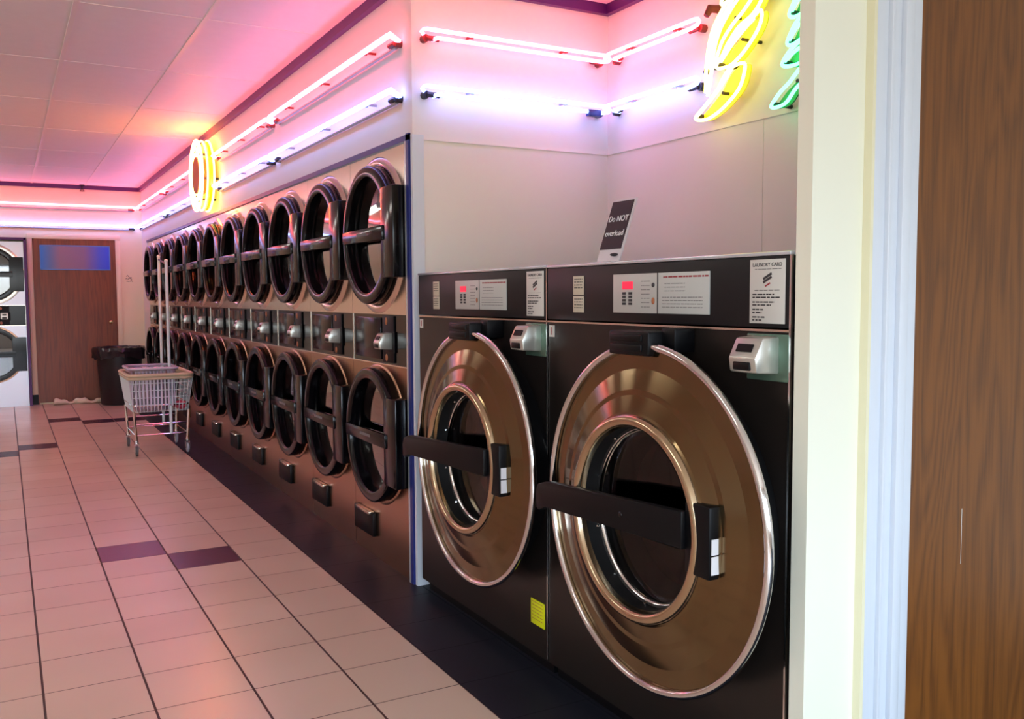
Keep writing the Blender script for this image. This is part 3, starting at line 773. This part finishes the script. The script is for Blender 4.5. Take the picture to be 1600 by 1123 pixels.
# added fluorescent fixtures, unseen, to brighten the far room and the dryer fronts
for i, (x, y) in enumerate(((-2.7, 2.0), (-2.7, 4.5), (-2.7, 7.0), (-2.7, 9.4), (-2.7, 11.6))):
    f = thing('added_ceiling_light', 'added unseen fluorescent ceiling fixture, %s' % ('first from the front windows', 'second from the front windows', 'in the middle of the row', 'second from the far wall', 'nearest the far wall')[i], 'added ceiling light', (x, y, H-.22), 0, 'added fluorescent ceiling fixtures')
    MB().box(-.10, .10, -.62, .62, .05, .075).box(-.10, .10, -.63, -.61, 0, .06).box(-.10, .10, .61, .63, 0, .06).box(-.02, .02, -.5, -.46, .07, .22).box(-.02, .02, .46, .5, .07, .22).build('housing', 'white_metal', f)
    for s in (-.07, .07): MB().tube([(s, -.6, .02), (s, .6, .02)], .018, 10).build('tube', 'fluorescent', f)

# sprinkler on the far cornice
sk = thing('fire_sprinkler', 'small dark sprinkler head on the far purple ceiling trim', 'sprinkler', (-.68, YF-.07, H))
MB().lathe([(.001, 0), (.03, 0), (.03, -.008), (.010, -.012), (.010, -.05), (.014, -.05), (.014, -.06), (.001, -.06)], (0, 0, 0), axis='Z', seg=20).build('body', 'cap_dark', sk)
MB().lathe([(.001, -.075), (.028, -.073), (.03, -.08), (.001, -.083)], (0, 0, 0), axis='Z', seg=20).tube([(.012, 0, -.055), (.02, 0, -.065), (.008, 0, -.077)], .003).tube([(-.012, 0, -.055), (-.02, 0, -.065), (-.008, 0, -.077)], .003).build('deflector', 'cap_dark', sk)

# ------------------------------------------------------------------ waste bin
bn = thing('waste_bin', 'black round waste bin with bag liner by the far door', 'bin', (-.36, 12.12, 0))
MB().lathe([(.001, 0), (.215, 0), (.225, .02), (.262, .64), (.275, .65), (.275, .67), (.25, .67), (.215, .05), (.001, .04)], (0, 0, 0), axis='Z', seg=48).build('bin_body', 'trash_black', bn)
b = MB(); N = 72; rings = []
for r, z, wob in ((.235, .45, .01), (.250, .66, .006), (.268, .705, .010), (.295, .700, .014), (.305, .66, .02), (.292, .61, .02), (.288, .575, .028)):
    rings.append([b.bm.verts.new(((r+wob*math.sin(7*a+z*9)*.6+random.uniform(-.4, .4)*wob)*math.cos(a), (r+wob*math.sin(7*a+z*9)*.6+random.uniform(-.4, .4)*wob)*math.sin(a), z+random.uniform(-1, 1)*wob*.5+(.02*math.sin(3*a) if z < .63 else 0))) for a in [2*PI*i/N for i in range(N)]])
for A, B in zip(rings, rings[1:]):
    for i in range(N): b.bm.faces.new((A[i], A[(i+1) % N], B[(i+1) % N], B[i]))
b.build('bag_liner', 'bag_black', bn)

# towel / rolled cloth on the floor at the far door
b = MB(); N, K = 40, 10
rings = []
for i in range(N+1):
    u = i/N; x = -1.10+.56*u; w_ = .045*(1+.35*math.sin(9*u+1)+.2*math.sin(23*u)); h = .028*(1+.4*math.sin(14*u)+.2*math.sin(31*u))
    if i in (0, N): w_ *= .3; h *= .3
    yc = 12.40+.02*math.sin(6*u)
    rings.append([b.bm.verts.new((x, yc+w_*math.cos(2*PI*k/K), max(.001, h+h*math.sin(2*PI*k/K)))) for k in range(K)])
for A, B in zip(rings, rings[1:]):
    for k in range(K): b.bm.faces.new((A[k], A[(k+1) % K], B[(k+1) % K], B[k]))
b.bm.faces.new(rings[0]); b.bm.faces.new(rings[-1])
tag(b.build('rolled_towel', 'towel'), 'cream rolled towel lying on the floor along the far door', 'towel')

# ------------------------------------------------------------------ laundry cart
ct = thing('laundry_cart', 'wire laundry cart on casters with two tall white hanging poles', 'laundry cart', (-.470, 8.28, 0))
def rrect(hx, hy, r, z, n=5):
    out = []
    for cx, cy, a0 in ((hx-r, hy-r, 0), (-hx+r, hy-r, PI/2), (-hx+r, -hy+r, PI), (hx-r, -hy+r, 1.5*PI)):
        for k in range(n+1):
            a = a0+PI/2*k/n; out.append((cx+r*math.cos(a), cy+r*math.sin(a), z))
    return out
b = MB()
for z, hx, hy in ((.60, .245, .335), (.54, .236, .326), (.48, .228, .318), (.42, .22, .31)): b.tube(rrect(hx, hy, .05, z), .0028, 6, closed=True)
for i in range(15):
    u = -.19+.38*i/14
    for s in (-1, 1): b.tube([(u*1.15, s*.345, .655), (u, s*.305, .36)], .0022, 5)
    b.tube([(u, -.305, .36), (u, .305, .36)], .0022, 5)
for i in range(19):
    u = -.27+.54*i/18
    for s in (-1, 1): b.tube([(s*.255, u*1.15, .655), (s*.215, u, .36)], .0022, 5)
    if i % 3 == 0: b.tube([(-.215, u, .36), (.215, u, .36)], .0022, 5)
b.build('wire_basket', 'pole_white', ct)
b = MB()
for z, t_ in ((.665, .016), (.640, .012)): b.tube(rrect(.250, .352, .06, z), t_, 8, closed=True)
b.build('bumper_rim', 'cart_cream', ct)
b = MB()
for sx in (-1, 1):
    for sy in (-1, 1): b.tube([(sx*.215, sy*.30, .37), (sx*.20, sy*.29, .12)], .011, 8)
for z in (.17, .26):
    for sy in (-1, 1): b.tube([(-.203, sy*.291, z), (.203, sy*.291, z)], .006, 6)
for sx in (-1, 1): b.tube([(sx*.203, -.291, .17), (sx*.203, .291, .17)], .006, 6)
b.tube(rrect(.218, .305, .04, .415), .008, 6, closed=True)
b.build('undercarriage', 'chrome', ct)
def caster(sx, sy, m):
    x, y = sx*.20, sy*.29
    f = MB().tube([(x, y, .125), (x, y, .10)], .014, 10).box(x-.017, x-.013, y-.018, y+.02, .035, .105).box(x+.013, x+.017, y-.018, y+.02, .035, .105).box(x-.017, x+.017, y-.018, y+.02, .10, .106)
    f = f.build('caster', 'chrome', ct)
    MB().lathe([(.001, -.011), (.03, -.011), (.042, -.007), (.042, .007), (.03, .011), (.001, .011)], (x, y+.004, .042), axis='X', seg=28).build('wheel', m, f)
for sx in (-1, 1):
    for sy in (-1, 1): caster(sx, sy, 'rubber_grey' if sx < 0 else 'caster_light')
for yy, zt, z0, xx in ((-.295, 1.60, .17, .072), (.295, 1.66, .17, .098)):
    b = MB().tube([(xx, yy, z0), (xx, yy, zt)], .0125, 12).ball((xx, yy, zt+.005), .016, sub=2)
    b.build('hanging_pole', 'pole_white', ct)
MB().tube([(.072, -.295, 1.58), (.098, .295, 1.64)], .008, 8).build('top_rail', 'black_plastic', ct)
# translucent basket standing in the cart
bk = thing('laundry_basket', 'translucent white plastic laundry basket sitting in the wire cart', 'laundry basket', (-.525, 8.17, .370))
b = MB(); n = 5; prev = None
def ringv(hx, hy, z): return [b.bm.verts.new(p) for p in rrect(hx, hy, .05, z)]
R_ = [ringv(.145, .19, .0), ringv(.15, .195, .02), ringv(.178, .225, .335), ringv(.194, .24, .337), ringv(.196, .243, .360), ringv(.180, .226, .363), ringv(.172, .219, .335), ringv(.146, .19, .01)]
for A, B in zip(R_, R_[1:]):
    for i in range(len(A)): b.bm.faces.new((A[i], A[(i+1) % len(A)], B[(i+1) % len(A)], B[i]))
b.bm.faces.new(R_[0]); b.bm.faces.new(R_[-1])
b.build('tub', 'basket_plastic', bk)
b = MB()
for i in range(11):
    u = -.14+.28*i/10; b.box(u-.006, u+.006, -.220, -.214, .04, .33)
for i in range(13):
    u = -.18+.36*i/12
    for s in (-1, 1): b.box(s*.165-.004, s*.165+.004, u-.006, u+.006, .05, .33)
mat('basket_rib', (214, 206, 222), .35)
b.build('ribs', 'basket_rib', bk)
MB().tube(rrect(.189, .236, .05, .352), .010, 8, closed=True).build('basket_rim', 'basket_rib', bk)
b = MB(); b.ball((0, 0, 0), .1, sx=1.3, sy=1.1, sz=.55, sub=4)
for v in b.bm.verts:
    v.co += Vector((math.sin(v.co.y*40)*.006, math.sin(v.co.x*35)*.006, math.sin(v.co.x*60+v.co.y*40)*.006+.0))
o = b.build('folded_garment', 'pink_cloth', loc=(-.300, 8.10, .395)); o.scale = (.4, 1, .6)
tag(o, 'small pink garment lying in the wire cart beside the basket', 'clothing')
